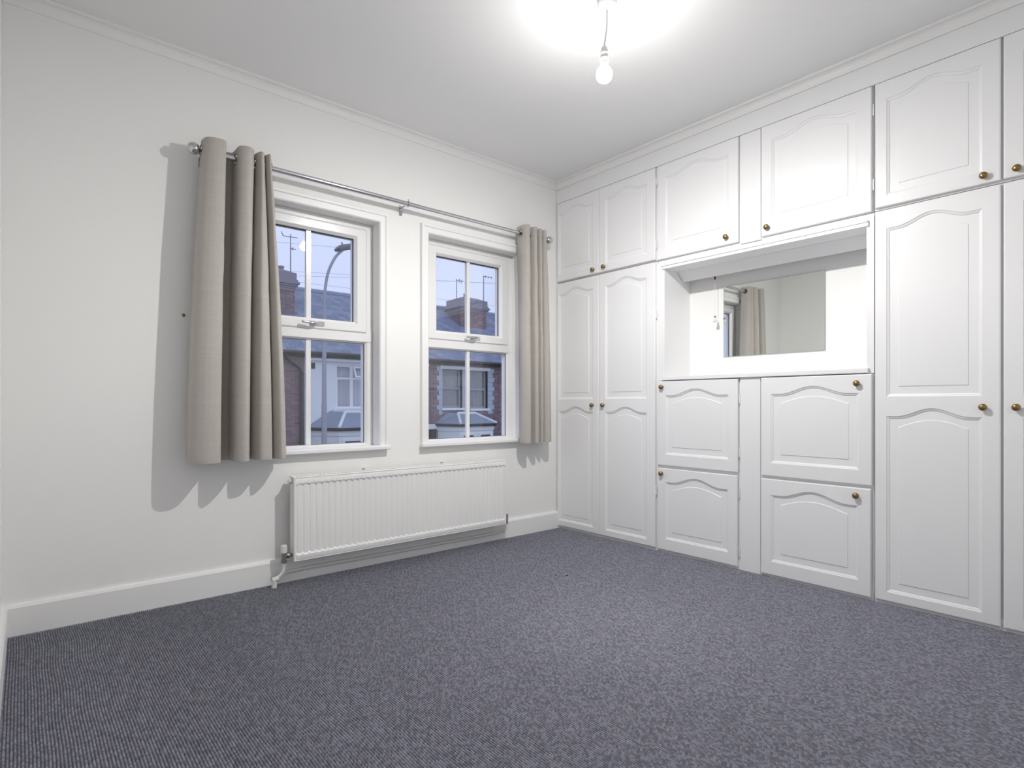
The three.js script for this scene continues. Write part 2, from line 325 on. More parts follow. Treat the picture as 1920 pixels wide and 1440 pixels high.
// mirror on the alcove back, pull cord
{
  const X = 0.2885, z0 = 1.146, z1 = 1.722, y0 = 1.186, y1 = 1.609;
  const g = group('mirror', [X, y0, (z0 + z1) / 2], { label: 'small frameless rectangular mirror on the alcove back', category: 'mirror' });
  part('backing', bx(-0.006, -0.0004, 0, y1 - y0, z0 - (z0 + z1) / 2, z1 - (z0 + z1) / 2), M.mirrorEdge, g);
  part('glass', bx(-0.0066, -0.006, 0.0015, y1 - y0 - 0.0015, z0 - (z0 + z1) / 2 + 0.0015, z1 - (z0 + z1) / 2 - 0.0015), M.mirror, g);
}
{
  const g = group('pull_cord', [0.228, 1.395, 1.122], { label: 'white light pull cord with small acorn hanging in the alcove', category: 'pull cord' });
  part('hook', [cyl([0, 0.26, 0], [0, 0.322, 0], 0.0035), at(new THREE.SphereGeometry(0.006, 12, 8), 0, 0.262, 0)], M.darkMetal, g);
  part('cord', cyl([0, 0.03, 0], [0, 0.262, 0], 0.0011, 0.0011, 8), M.whitePlastic, g);
  part('bead', at(new THREE.SphereGeometry(0.0065, 14, 10), 0, 0.032, 0), M.dullMetal, g);
  part('acorn', lathe([[0.0001, 0.026], [0.005, 0.024], [0.008, 0.016], [0.0105, 0.010], [0.0115, 0.004], [0.010, 0], [0.0001, 0]]), M.whitePlastic, g);
}

// ---------------------------------------------------------------- curtain rail and curtains
const RY = 2.040, RZ = 0.090;
{
  const x0 = -2.318, x1 = -0.205;
  const g = group('curtain_pole', [-1.27, RY, 0], { label: 'brushed metal curtain pole with ball finials above both windows', category: 'curtain pole' });
  const o = 1.27;
  part('pole', [cyl([x0 + o, 0, RZ], [-1.2 + o, 0, RZ], 0.0125, 0.0125, 24), cyl([-1.3 + o, 0, RZ], [x1 + o, 0, RZ], 0.0108, 0.0108, 24)], M.chrome, g);
  for (const [x, d] of [[x0 + o, -1], [x1 + o, 1]]) {
    const f = lathe([[0.0001, -0.006], [0.0145, -0.006], [0.0145, 0.004], [0.009, 0.008], [0.0075, 0.014], [0.010, 0.018], [0.016, 0.021], [0.023, 0.030], [0.0265, 0.042], [0.0245, 0.055], [0.018, 0.064], [0.009, 0.0685], [0.0001, 0.0695]]);
    f.rotateZ(-d * Math.PI / 2); part('finial', at(f, x, 0, RZ), M.chrome, g);
  }
  for (const x of [-2.345 + 0.03 + o, -1.275 + o, -0.215 + o]) part('bracket', [
    cyl([x, 0, 0.004], [x, 0, RZ], 0.0055), at(new THREE.TorusGeometry(0.0155, 0.0035, 8, 24).rotateY(Math.PI / 2), x, 0, RZ), bx(x - 0.009, x + 0.009, -0.045, 0.012, 0, 0.004), cyl([x, -0.040, RZ - 0.07], [x, -0.012, RZ - 0.075], 0.003),
    cyl([x, 0.010, RZ], [x, 0.026, RZ], 0.0035),
  ], M.chrome, g);
}
const cF = tileNoise(64), cG = tileNoise(200);
const weave = (() => { const S2 = 1024, rowT = Array.from({ length: 256 }, rnd), colT = Array.from({ length: 256 }, rnd);
  return (x, y) => { const r = rowT[Math.floor(y / 4)], c = colT[Math.floor(x / 4)]; return 0.5 + 0.34 * (r - 0.5) * (2.2 * Math.max(0, cF(x / S2 * 4, y / S2 * 4) - 0.35)) + 0.18 * (c - 0.5) + 0.22 * (cG(x / S2, y / S2) - 0.5) + 0.16 * (rnd() - 0.5); }; })();
const curtainMap = noiseTex(1024, (x, y) => { const v = 0.90 + 0.20 * (weave(x, y)), s = (c) => Math.min(255, c * v); return [s(190), s(185), s(179)]; }, true, [1 / 0.5, 1 / 0.5]);
const curtainBump = noiseTex(1024, (x, y) => { const v = 255 * (0.25 * (1 + Math.sin(x * Math.PI / 2)) + 0.25 * (1 + Math.sin(y * Math.PI / 2))) * (0.7 + 0.3 * rnd()); return [v, v, v]; }, false, [1 / 0.5, 1 / 0.5]);
const fabric = new THREE.MeshStandardMaterial({ map: curtainMap, bumpMap: curtainBump, bumpScale: 0.0004, roughness: 0.95 });
function curtain(label, tops, bots, yTop, yBot, rows, hang) {
  const N = 180, path = (pts) => new THREE.CatmullRomCurve3(pts.map(([x, z]) => new THREE.Vector3(x, 0, z)), false, 'centripetal');
  const A = path(tops).getPoints(N), Bp = path(bots).getPoints(N), th = 0.0011, pos = [], uv = [], idx = [];
  let len = 0; const L = A.map((p, i) => (i ? len += Bp[i].distanceTo(Bp[i - 1]) : 0));
  const wob = tileNoise(12);
  const x0 = (tops[0][0] + tops[tops.length - 1][0]) / 2;
  for (const side of [1, -1]) for (let r = 0; r <= rows; r++) {
    const t = r / rows, y = yTop + (yBot - yTop) * t, e = 1 - Math.pow(1 - t, hang);
    const row = A.map((p, i) => { const q = p.clone().lerp(Bp[i], e); const w = (wob(L[i] * 1.6 + 0.1, t * 1.1) - 0.5) * 0.005 * Math.sin(Math.PI * Math.min(1, t * 1.4)); q.x += w; q.z += w * 0.5; q.z = Math.max(0.034, q.z); return q; });
    row.forEach((q, i) => { const a = row[Math.max(0, i - 1)], b = row[Math.min(N, i + 1)], dx = b.x - a.x, dz = b.z - a.z, l = Math.hypot(dx, dz) || 1;
      pos.push(q.x - x0 - dz / l * th * side, y, q.z + dx / l * th * side); uv.push(L[i], y); });
  }
  const W = N + 1, off = W * (rows + 1);
  for (let r = 0; r < rows; r++) for (let i = 0; i < N; i++) { const a = r * W + i, b = a + 1, c = a + W, d = c + 1; idx.push(a, c, b, b, c, d, off + a, off + b, off + c, off + b, off + d, off + c); }
  for (let i = 0; i < N; i++) { const a = i, b = i + 1, c = rows * W + i, d = c + 1; idx.push(a, b, off + a, b, off + b, off + a, c, off + c, d, d, off + c, off + d); }
  for (let r = 0; r < rows; r++) { const a = r * W, c = a + W, b = r * W + N, d = b + W; idx.push(a, off + a, c, c, off + a, off + c, b, d, off + b, d, off + d, off + b); }
  const g = new THREE.BufferGeometry(); g.setAttribute('position', new THREE.Float32BufferAttribute(pos, 3)); g.setAttribute('uv', new THREE.Float32BufferAttribute(uv, 2)); g.setIndex(idx); g.computeVertexNormals();
  const grp = group('curtain', [x0, 0, 0], { label, category: 'curtain' });
  // punched eyelet holes along the pole
  const tool = new Brush(new THREE.CylinderGeometry(0.021, 0.021, 1.2, 24).rotateZ(Math.PI / 2).translate(0, RY, RZ)); tool.updateMatrixWorld();
  const body = new Brush(g, fabric); body.updateMatrixWorld();
  const ev = new Evaluator(); ev.useGroups = false; ev.attributes = ['position', 'normal', 'uv'];
  const cut = ev.evaluate(body, tool, SUBTRACTION);
  part('fabric', cut.geometry, fabric, grp);
  // eyelet rings where the cloth crosses the pole
  const yt = (yTop - RY) / (yTop - yBot), e = 1 - Math.pow(1 - yt, hang), row = A.map((p, i) => p.clone().lerp(Bp[i], e));
  for (let i = 1; i < row.length; i++) if ((row[i - 1].z - RZ) * (row[i].z - RZ) < 0) {
    const d = row[i].clone().sub(row[i - 1]).normalize(), n = new THREE.Vector3(-d.z, 0, d.x);
    const ring = new THREE.TorusGeometry(0.0235, 0.0032, 8, 28); ring.applyQuaternion(new THREE.Quaternion().setFromUnitVectors(new THREE.Vector3(0, 0, 1), n));
    part('eyelet', at(ring, row[i].x - x0, RY, RZ), M.dullMetal, grp);
  }
  return grp;
}
curtain('long grey linen curtain bunched in deep folds at the bare wall end of the pole',
  [[-2.322, 0.045], [-2.328, 0.09], [-2.318, 0.140], [-2.285, 0.160], [-2.246, 0.155], [-2.236, 0.100], [-2.230, 0.045], [-2.192, 0.038], [-2.186, 0.09], [-2.180, 0.145], [-2.147, 0.162], [-2.120, 0.135], [-2.113, 0.07], [-2.106, 0.065], [-2.100, 0.115], [-2.085, 0.145], [-2.071, 0.125], [-2.068, 0.07], [-2.064, 0.07], [-2.060, 0.12], [-2.049, 0.140], [-2.036, 0.105], [-2.034, 0.05]],
  [[-2.378, 0.05], [-2.388, 0.09], [-2.380, 0.140], [-2.330, 0.175], [-2.274, 0.170], [-2.262, 0.11], [-2.254, 0.045], [-2.212, 0.040], [-2.205, 0.100], [-2.199, 0.160], [-2.168, 0.180], [-2.143, 0.145], [-2.133, 0.075], [-2.121, 0.065], [-2.110, 0.115], [-2.090, 0.155], [-2.048, 0.152], [-2.031, 0.112], [-2.026, 0.09], [-2.020, 0.12], [-1.998, 0.155], [-1.972, 0.130], [-1.958, 0.06]],
  2.086, 0.640, 60, 1.5);
curtain('grey linen curtain gathered tightly in the corner next to the cupboards',
  [[-0.412, 0.038], [-0.420, 0.07], [-0.424, 0.11], [-0.408, 0.142], [-0.384, 0.138], [-0.374, 0.09], [-0.366, 0.055], [-0.356, 0.055], [-0.350, 0.10], [-0.336, 0.138], [-0.314, 0.132], [-0.304, 0.09], [-0.298, 0.06], [-0.291, 0.09], [-0.283, 0.132], [-0.266, 0.128], [-0.258, 0.08], [-0.252, 0.08], [-0.246, 0.118], [-0.232, 0.132], [-0.212, 0.105], [-0.206, 0.05]],
  [[-0.400, 0.050], [-0.424, 0.08], [-0.432, 0.12], [-0.412, 0.150], [-0.380, 0.145], [-0.366, 0.10], [-0.356, 0.065], [-0.346, 0.065], [-0.336, 0.10], [-0.326, 0.140], [-0.300, 0.135], [-0.288, 0.09], [-0.280, 0.065], [-0.272, 0.09], [-0.262, 0.130], [-0.245, 0.122], [-0.237, 0.085], [-0.231, 0.085], [-0.221, 0.12], [-0.190, 0.130], [-0.152, 0.10], [-0.136, 0.05]],
  2.090, 0.640, 60, 1.8);

// ---------------------------------------------------------------- radiator
{
  const x0 = -1.925, x1 = -0.560, y0 = 0.122, y1 = 0.538, zf = 0.106, g = group('radiator', [(x0 + x1) / 2, 0, 0], { label: 'long white ribbed panel radiator under the two windows', category: 'radiator' });
  const o = (x0 + x1) / 2, fl = 41, per = 10, nx = fl * per, ys = [];
  for (const y of [y0, y0 + 0.006, y0 + 0.03]) ys.push(y);
  for (let k = 0; k <= 8; k++) ys.push(y0 + 0.030 + 0.022 * k / 8 + 1e-4);
  for (let k = 0; k <= 8; k++) ys.push(y1 - 0.052 + 0.022 * k / 8);
  ys.push(y1 - 0.006, y1);
  const xa = x0 + 0.014, xb = x1 - 0.014, pos = [], uv = [], idx = [], W = nx + 3;
  const sm = (t) => { t = Math.max(0, Math.min(1, t)); return t * t * (3 - 2 * t); };
  for (const y of ys) { const lip = (y === y0 || y === y1) ? -0.010 : 0;
    const row = [[x0, -0.003]]; for (let i = 0; i <= nx; i++) { const t = (i / per) % 1, x = xa + (xb - xa) * i / nx;
      const rib = 0.5 - 0.5 * Math.cos(2 * Math.PI * t), wave = sm(rib * 2.6 - 0.05);             // 1 on the raised rib, 0 in the groove
      const m = sm((y - (y0 + 0.034 - 0.006 * wave)) / 0.010) * sm((y1 - 0.034 + 0.006 * wave - y) / 0.010);
      row.push([x, -0.0022 * m * (1 - wave) - 0.0050 * m]); } row.push([x1, -0.003]);
    for (const [x, d] of row) { pos.push(x - o, y, zf + d + lip); uv.push(x, y); } }
  for (let r = 0; r + 1 < ys.length; r++) for (let i = 0; i + 1 < W; i++) { const a = r * W + i, b = a + 1, c = a + W, d = c + 1; idx.push(a, b, c, b, d, c); }
  const f = new THREE.BufferGeometry(); f.setAttribute('position', new THREE.Float32BufferAttribute(pos, 3)); f.setAttribute('uv', new THREE.Float32BufferAttribute(uv, 2)); f.setIndex(idx); f.computeVertexNormals();
  part('front_panel', f, M.radiator, g);
  part('edge_frame', [frameGeo(x0 - o, x1 - o, y0, y1, 0.012, 0.012, 0.006, 0.004, zf + 0.001, zf - 0.012, 0.003, 0.003), bx(x0 - o + 0.006, x1 - o - 0.006, y0 + 0.004, y1 - 0.004, zf - 0.022, zf - 0.012)], M.radiator, g);
  part('rear_panel', bx(x0 - o + 0.012, x1 - o - 0.012, y0 + 0.006, y1 - 0.01, 0.042, 0.050), M.radiator, g);
  part('side_panel', bx(x0 - o + 0.004, x0 - o + 0.006, y0 + 0.03, y1, 0.040, zf - 0.010), M.radiator, g);
  part('side_panel', bx(x1 - o - 0.006, x1 - o - 0.004, y0 + 0.03, y1, 0.040, zf - 0.010), M.radiator, g);
  const slats = [frameGeo(x0 - o + 0.002, x1 - o - 0.002, 0.036, zf - 0.004, 0.012, 0.012, 0.010, 0.010, 0, -0.006, 0.001, 0.001, 0.001).rotateX(Math.PI / 2)];
  for (const q of slats) { const p = q.attributes.position; for (let i = 0; i < p.count; i++) p.setY(i, -p.getY(i) + y1 + 0.002); for (let i = 0; i < p.count; i += 3) { const a = [p.getX(i), p.getY(i), p.getZ(i)]; p.setXYZ(i, p.getX(i + 1), p.getY(i + 1), p.getZ(i + 1)); p.setXYZ(i + 1, ...a); } q.computeVertexNormals(); }
  for (let k = 0; k < 68; k++) { const x = x0 - o + 0.020 + k * (x1 - x0 - 0.04) / 67; slats.push(bx(x - 0.006, x + 0.006, y1 - 0.003, y1 + 0.001, 0.044, zf - 0.012)); }
  part('top_grille', slats, M.radiator, g);
  for (const x of [-1.50, -0.99]) part('bracket', [bx(x - o - 0.012, x - o + 0.012, y1 - 0.1, y1 + 0.012, 0.000, 0.040), bx(x - o - 0.007, x - o + 0.007, y1 + 0.008, y1 + 0.014, 0.028, 0.042)], M.radiator, g);
  part('bleed_plug', [cyl([x0 - o - 0.012, y1 - 0.022, 0.072], [x0 - o + 0.006, y1 - 0.022, 0.072], 0.012), cyl([x0 - o - 0.018, y1 - 0.022, 0.072], [x0 - o, y1 - 0.022, 0.072], 0.006)], M.whitePlastic, g);
  // inlet valve with white cap, outlet lockshield
  const vx = -1.962 - o, vz = 0.072;
  const v = part('valve', [cyl([vx, 0.128, vz], [vx, 0.168, vz], 0.010, 0.012), cyl([vx, 0.118, vz], [vx, 0.132, vz], 0.0135, 0.0135, 6), cyl([vx, 0.152, vz], [x0 - o + 0.016, 0.152, vz], 0.0085), cyl([vx + 0.014, 0.152, vz], [vx + 0.028, 0.152, vz], 0.0145, 0.0145, 6)], M.dullMetal, g);
  part('cap', at(lathe([[0.0001, 0.040], [0.013, 0.039], [0.0155, 0.034], [0.0165, 0.002], [0.015, 0], [0.0001, 0]], 14), vx, 0.167, vz), M.whitePlastic, v);
  const rx = -0.532 - o;
  part('valve', [cyl([rx, 0.118, vz], [rx, 0.178, vz], 0.010, 0.011), cyl([rx, 0.155, vz], [x1 - o - 0.010, 0.155, vz], 0.0085), cyl([rx - 0.016, 0.155, vz], [rx - 0.006, 0.155, vz], 0.0135, 0.0135, 6)], M.dullMetal, g);
  part('pipe', [tube([[vx, 0.130, vz], [vx, 0.095, vz], [vx - 0.004, 0.075, vz], [vx - 0.024, 0.052, vz - 0.004], [vx - 0.034, 0.045, vz - 0.006]], 0.0078, 24, 12), cyl([vx - 0.024, 0.046, vz - 0.005], [vx - 0.052, 0.040, vz - 0.007], 0.0125), cyl([vx - 0.044, 0.002, vz - 0.007], [vx - 0.044, 0.044, vz - 0.007], 0.0125)], M.whitePlastic, g);
  part('pipe', [tube([[rx, 0.125, vz], [rx - 0.002, 0.085, vz], [rx - 0.012, 0.066, vz - 0.012], [rx - 0.05, 0.058, 0.032], [rx - 0.12, 0.056, 0.030], [-1.45 - o, 0.058, 0.030], [vx + 0.05, 0.060, 0.030], [vx + 0.015, 0.058, 0.036], [vx - 0.02, 0.048, 0.055], [vx - 0.036, 0.044, vz - 0.006]], 0.0085, 90, 12)], M.whitePlastic, g);
}

// small things: wall plug, lint
top('wall_plug', at(lathe([[0.0001, 0.006], [0.004, 0.0055], [0.0075, 0.002], [0.008, 0], [0.0001, 0]], 6).rotateX(Math.PI / 2), -2.3842, 1.3056, 0), M.plug, { label: 'tiny olive wall plug left in the bare wall beside the long curtain', category: 'wall plug' });
for (const [x, z] of [[-0.8161, 0.8157], [-0.7781, 0.8602]]) top('lint_speck', at(new THREE.SphereGeometry(0.008, 10, 6).scale(1.1, 0.28, 0.7), x, 0.0062, z), M.lint, { label: 'dark speck of lint lying on the carpet', category: 'lint', group: 'specks on the carpet' });

// ---------------------------------------------------------------- the street outside
const GY = -2.9, FZ = -12.4, EAVE = 2.28, RIDGE = 4.56, RDZ = 3.0;
const X = {
  brick: std([1, 1, 1], 0.9, { vertexColors: true }),
  mortar: std([0.30, 0.28, 0.29], 0.95),
  slate: std([1, 1, 1], 0.6, { vertexColors: true }),
  render: std([0.80, 0.83, 0.82], 0.9),
  stone: std([0.46, 0.52, 0.58], 0.9),
  lintel: std([0.82, 0.84, 0.84], 0.7),
  frame: std([0.84, 0.85, 0.86], 0.4),
  pane: new THREE.MeshPhysicalMaterial({ color: 0xffffff, roughness: 0.02, transmission: 1, thickness: 0, ior: 1.5 }),
  net: std([0.60, 0.62, 0.66], 0.9),
  darkNet: std([0.30, 0.30, 0.31], 0.9),
  gutter: std([0.04, 0.045, 0.05], 0.5),
  fascia: std([0.75, 0.78, 0.78], 0.6),
  lead: std([0.28, 0.32, 0.40], 0.6),
  asphalt: std([0.07, 0.07, 0.075], 0.95),
  paving: std([0.22, 0.21, 0.20], 0.95),
  pot: std([0.27, 0.25, 0.29], 0.8),
  lampPost: std([0.36, 0.38, 0.42], 0.5, { metalness: 0.2 }),
  lampHead: std([0.16, 0.17, 0.19], 0.5),
  aerial: std([0.22, 0.22, 0.24], 0.5, { metalness: 0.5 }),
  wire: std([0.25, 0.26, 0.30], 0.7),
  sash: std([0.42, 0.43, 0.47], 0.6),
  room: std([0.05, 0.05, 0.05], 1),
};
top('street', bx(-30, 50, GY - 0.2, GY, -11.0, -2.0), X.asphalt, S('dark asphalt street between the houses', 'street'));
top('pavement', [bx(-30, 50, GY - 0.2, GY + 0.1, FZ - 6, -11.0), bx(-30, 50, GY - 0.2, GY + 0.1, -2.0, -0.3)], X.paving, S('grey paved footways on both sides of the street', 'pavement'));
function tinted(g, rgb) { const n = g.attributes.position.count, c = new Float32Array(n * 3); for (let i = 0; i < n; i++) c.set(rgb, i * 3); g.setAttribute('color', new THREE.BufferAttribute(c, 3)); return g; }
const BRICKS = [[0.26, 0.175, 0.185], [0.23, 0.155, 0.17], [0.30, 0.21, 0.21], [0.20, 0.145, 0.17], [0.27, 0.185, 0.19]];
const SLATES = [[0.20, 0.235, 0.32], [0.17, 0.20, 0.285], [0.225, 0.26, 0.345], [0.18, 0.215, 0.31], [0.25, 0.285, 0.36]];
const pick = (a) => a[Math.floor(rnd() * a.length)];
// courses of separate bricks standing 12 mm proud of the mortar, on a face z = z; keep(x, y) says where
function brickCourses(x0, x1, y0, y1, z, keep = () => true, axis = 'z') {
  const out = [], bw = 0.215, bh = 0.065, j = 0.012; let r = 0;
  for (let y = y0; y + bh <= y1; y += bh + j, r++) for (let x = x0 - (r % 2) * (bw + j) / 2; x < x1; x += bw + j) {
    const a = Math.max(x0, x), b = Math.min(x1, x + bw); if (b - a < 0.03 || !keep((a + b) / 2, y + bh / 2)) continue;
    const d = 0.010 + 0.004 * rnd(), c = pick(BRICKS);
    out.push(tinted(axis === 'z' ? bx(a, b, y, y + bh, z - 0.004, z + d) : bx(z - d, z + 0.004, y, y + bh, a, b), c));
  }
  return out;
}
function roofGeo(x0, x1) { // prism with its eave over the wall
  return loops([[[x0, EAVE, FZ + 0.22], [x0, RIDGE, FZ - RDZ], [x0, EAVE, FZ - 2 * RDZ - 0.2]], [[x1, EAVE, FZ + 0.22], [x1, RIDGE, FZ - RDZ], [x1, EAVE, FZ - 2 * RDZ - 0.2]]]);
}
function slateCourses(x0, x1) {
  const out = [], run = RDZ + 0.22, rise = RIDGE - EAVE, L = Math.hypot(run, rise), a = Math.atan2(rise, run), ex = 0.19, w = 0.25; let r = 0;
  for (let s = 0; s < L - 0.02; s += ex, r++) for (let x = x0 - (r % 2) * w / 2; x < x1; x += w) {
    const l = Math.max(x0, x), h = Math.min(x1, x + w - 0.006); if (h - l < 0.04) continue;
    const g = new THREE.BoxGeometry(h - l, 0.010, ex + 0.02); g.rotateX(0.05 + (rnd() - 0.5) * 0.02); g.translate(0, 0.016, 0); g.rotateX(a);
    const m = s + ex / 2; out.push(tinted(at(g, (l + h) / 2, EAVE + m / L * rise, FZ + 0.22 - m / L * run), pick(SLATES)));
  }
  return out;
}
const OUT = 'terraced houses across the street';
function house(name, label, x0, x1, holes, wallMat, bricks, extraKeep) {
  const g = group(name, [(x0 + x1) / 2, GY, FZ], { label, category: 'house', group: OUT });
  const o = [-(x0 + x1) / 2, -GY, -FZ];
  g._p = (n, geos, mat, parent = g) => { const m = Array.isArray(geos) ? merged(geos) : geos; m.translate(...o); return part(n, m, mat, parent); };
  const wall = g._p('wall', wallGeo(rect(x0 + 0.002, x1 - 0.002, GY + 0.1, EAVE), holes.map((h) => rect(...h)), FZ - 0.25, FZ), wallMat);
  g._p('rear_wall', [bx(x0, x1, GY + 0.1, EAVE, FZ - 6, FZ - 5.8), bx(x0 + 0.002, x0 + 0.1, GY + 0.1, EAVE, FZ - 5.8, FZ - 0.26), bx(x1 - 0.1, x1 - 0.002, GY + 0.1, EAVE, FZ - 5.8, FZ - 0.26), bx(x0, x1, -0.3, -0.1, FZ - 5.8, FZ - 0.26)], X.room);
  if (bricks) { const b = g._p('brickwork', brickCourses(x0 + 0.005, x1 - 0.005, GY + 0.1, EAVE - 0.02, FZ, (x, y) => !holes.some(([a, c, d, e]) => x > a - 0.1 && x < c + 0.1 && y > d - 0.03 && y < e + 0.03) && (!extraKeep || extraKeep(x, y))), X.brick, wall); b.userData.kind = 'stuff'; }
  const roof = g._p('roof', roofGeo(x0, x1), X.mortar);
  g._p('slates', slateCourses(x0, x1), X.slate, roof).userData.kind = 'stuff';
  g._p('ridge_tiles', [cyl([x0, RIDGE + 0.0, FZ - RDZ], [x1, RIDGE + 0.0, FZ - RDZ], 0.10, 0.10, 12)], X.lead, roof);
  g._p('gutter', [cyl([x0, EAVE - 0.02, FZ + 0.26], [x1, EAVE - 0.02, FZ + 0.26], 0.055, 0.055, 12), bx(x0, x1, EAVE - 0.10, EAVE - 0.02, FZ + 0.02, FZ + 0.2)], X.gutter);
  return g;
}
function chimney(h, cx, z1, w, d, y0, y1, pots) {
  const c = h._p('chimney', [bx(cx - w / 2, cx + w / 2, y0, y1 - 0.45, z1 - d, z1)], X.mortar), col = [];
  col.push(...brickCourses(cx - w / 2, cx + w / 2, y0, y1 - 0.46, z1), ...brickCourses(z1 - d, z1, y0, y1 - 0.46, cx - w / 2, () => true, 'x'));
  h._p('brickwork', col, X.brick, c).userData.kind = 'stuff';
  const cap = []; let k = 0;
  for (const [e, a, b] of [[0.03, -0.46, -0.40], [0.07, -0.40, -0.34], [0.11, -0.34, -0.27], [0.07, -0.27, -0.20], [0.04, -0.20, 0]]) cap.push(bx(cx - w / 2 - e, cx + w / 2 + e, y1 + a, y1 + b - 0.004, z1 - d - e, z1 + e + (k++) * 0.0005));
  cap.push(loops([rectLoop(cx - w / 2, cx + w / 2, -(z1), -(z1 - d), y1), rectLoop(cx - w / 2 + 0.25, cx + w / 2 - 0.25, -(z1 - 0.2), -(z1 - d + 0.2), y1 + 0.10)], false, true).applyMatrix4(new THREE.Matrix4().set(1, 0, 0, 0, 0, 0, 1, 0, 0, -1, 0, 0, 0, 0, 0, 1)));
  h._p('cap', cap, X.pot, c);
  for (const px of pots) h._p('chimney_pot', at(lathe([[0.0001, 0.0], [0.10, 0.0], [0.085, 0.02], [0.08, 0.17], [0.095, 0.18], [0.095, 0.21], [0.06, 0.21], [0.0001, 0.20]], 16), px, y1 + 0.06, z1 - d / 2), X.pot, c);
  return c;
}
// timber sash window of the brick house
function sashWindow(h, x0, x1, y0, y1) {
  const w = h._p('window', [frameGeo(x0, x1, y0, (y0 + y1) / 2, 0.05, 0.05, 0.06, 0.035, FZ - 0.10, FZ - 0.16, 0.008, 0.008), frameGeo(x0, x1, (y0 + y1) / 2, y1, 0.05, 0.05, 0.035, 0.05, FZ - 0.13, FZ - 0.19, 0.008, 0.008)], X.sash);
  h._p('pane', bx(x0 + 0.04, x1 - 0.04, y0 + 0.05, y1 - 0.04, FZ - 0.148, FZ - 0.144), X.pane, w);
  h._p('net_curtain', pleats(x0 + 0.005, x1 - 0.002, y0 + 0.01, y1 - 0.01, FZ - 0.215, 0.012, 0.06), X.darkNet, w);
  const l = h._p('lintel', bx(x0 - 0.085, x1 + 0.10, y1 - 0.02, y1 + 0.085, FZ - 0.06, FZ + 0.035), X.lintel);
  h._p('sill', bx(x0 - 0.03, x1 + 0.06, y0 - 0.075, y0 + 0.0, FZ - 0.1, FZ + 0.07), X.lintel);
  return l;
}
function pleats(x0, x1, y0, y1, z, amp, wl) {
  const n = Math.max(8, Math.round((x1 - x0) / wl * 6)), f = [], b = [];
  for (let i = 0; i <= n; i++) { const x = x0 + (x1 - x0) * i / n, d = amp * Math.sin((x - x0) / wl * 2 * Math.PI); f.push([x, y0, z + d + 0.003]); b.push([x, y0, z + d]); }
  const loop = [...f, ...b.reverse()], upper = loop.map(([x, , q]) => [x, y1, q]);
  return loops([loop, upper]);
}
// canted bay window with hipped slate roof, seen from above its eave
function bay(h, xa, xb, depth, eave, apex, wallMat, cut) {
  const c = cut, zf = FZ + depth, e = 0.12;
  const foot = (off, y) => [[xa - off, y, FZ + 0.001], [xa + c - off * 0.4, y, zf + off], [xb - c + off * 0.4, y, zf + off], [xb + off, y, FZ + 0.001]];
  const b = h._p('bay', [loops([foot(0, GY + 0.1), foot(0, eave - 0.05)]), loops([foot(0.03, eave - 0.22), foot(0.03, eave - 0.05)])], wallMat);
  const ridge = [[(xa + xb) / 2 - (xb - xa) * 0.30, apex, FZ + 0.001], [(xa + xb) / 2 - (xb - xa) * 0.18, apex - 0.03, FZ + depth * 0.30], [(xa + xb) / 2 + (xb - xa) * 0.18, apex - 0.03, FZ + depth * 0.30], [(xa + xb) / 2 + (xb - xa) * 0.30, apex, FZ + 0.001]];
  h._p('bay_roof', [loops([foot(e, eave), ridge])], X.lead, b);
  h._p('bay_gutter', [loops([foot(e - 0.02, eave - 0.085), foot(e + 0.015, eave - 0.03), foot(e + 0.015, eave + 0.004), foot(e - 0.03, eave + 0.004)])], X.gutter, b);
  const hips = [];
  for (const k of [1, 2]) hips.push(cyl(foot(e, eave + 0.01)[k], ridge[k], 0.045, 0.045, 8));
  hips.push(cyl(ridge[1], ridge[2], 0.05, 0.05, 8)); h._p('lead_hip', hips, X.render, b);
  // three arched lights on the front, top part only in view
  const n = 2, fw = (xb - xa - 2 * c);
  for (let k = 0; k < n; k++) { const wx0 = xa + c + fw * (k + 0.10) / n, wx1 = xa + c + fw * (k + 0.90) / n, ft = eave - 0.30;
    const f = h._p('bay_window', frameGeo(wx0, wx1, ft - 1.3, ft, 0.07, 0.07, 0.08, 0.07, zf + 0.035, zf - 0.01, 0.01, 0.01), X.frame, b);
    void f; h._p('bay_pane', bx(wx0 + 0.06, wx1 - 0.06, ft - 1.24, ft - 0.06, zf + 0.001, zf + 0.006), X.room, b); }
  return b;
}
// brick house on the left
{
  const h = house('brick_house', 'dark red brick terraced house beside the cream rendered house', -6.0, 2.77, [[-0.4, 0.36, 0.767, 2.045], [0.75, 1.5, 0.767, 2.045]], X.mortar, true);
  sashWindow(h, -0.4, 0.36, 0.767, 2.045); sashWindow(h, 0.75, 1.5, 0.767, 2.045);
  h._p('downpipe', [cyl([2.66, GY + 0.1, FZ + 0.09], [2.66, 1.75, FZ + 0.09], 0.05), tube([[2.66, 1.74, FZ + 0.09], [2.60, 1.84, FZ + 0.10], [2.25, 2.08, FZ + 0.18], [2.16, 2.26, FZ + 0.26]], 0.035, 20, 8)], X.gutter);
  chimney(h, 2.62, -13.9, 0.84, 1.1, 3.0, 4.74, [2.82]);
}
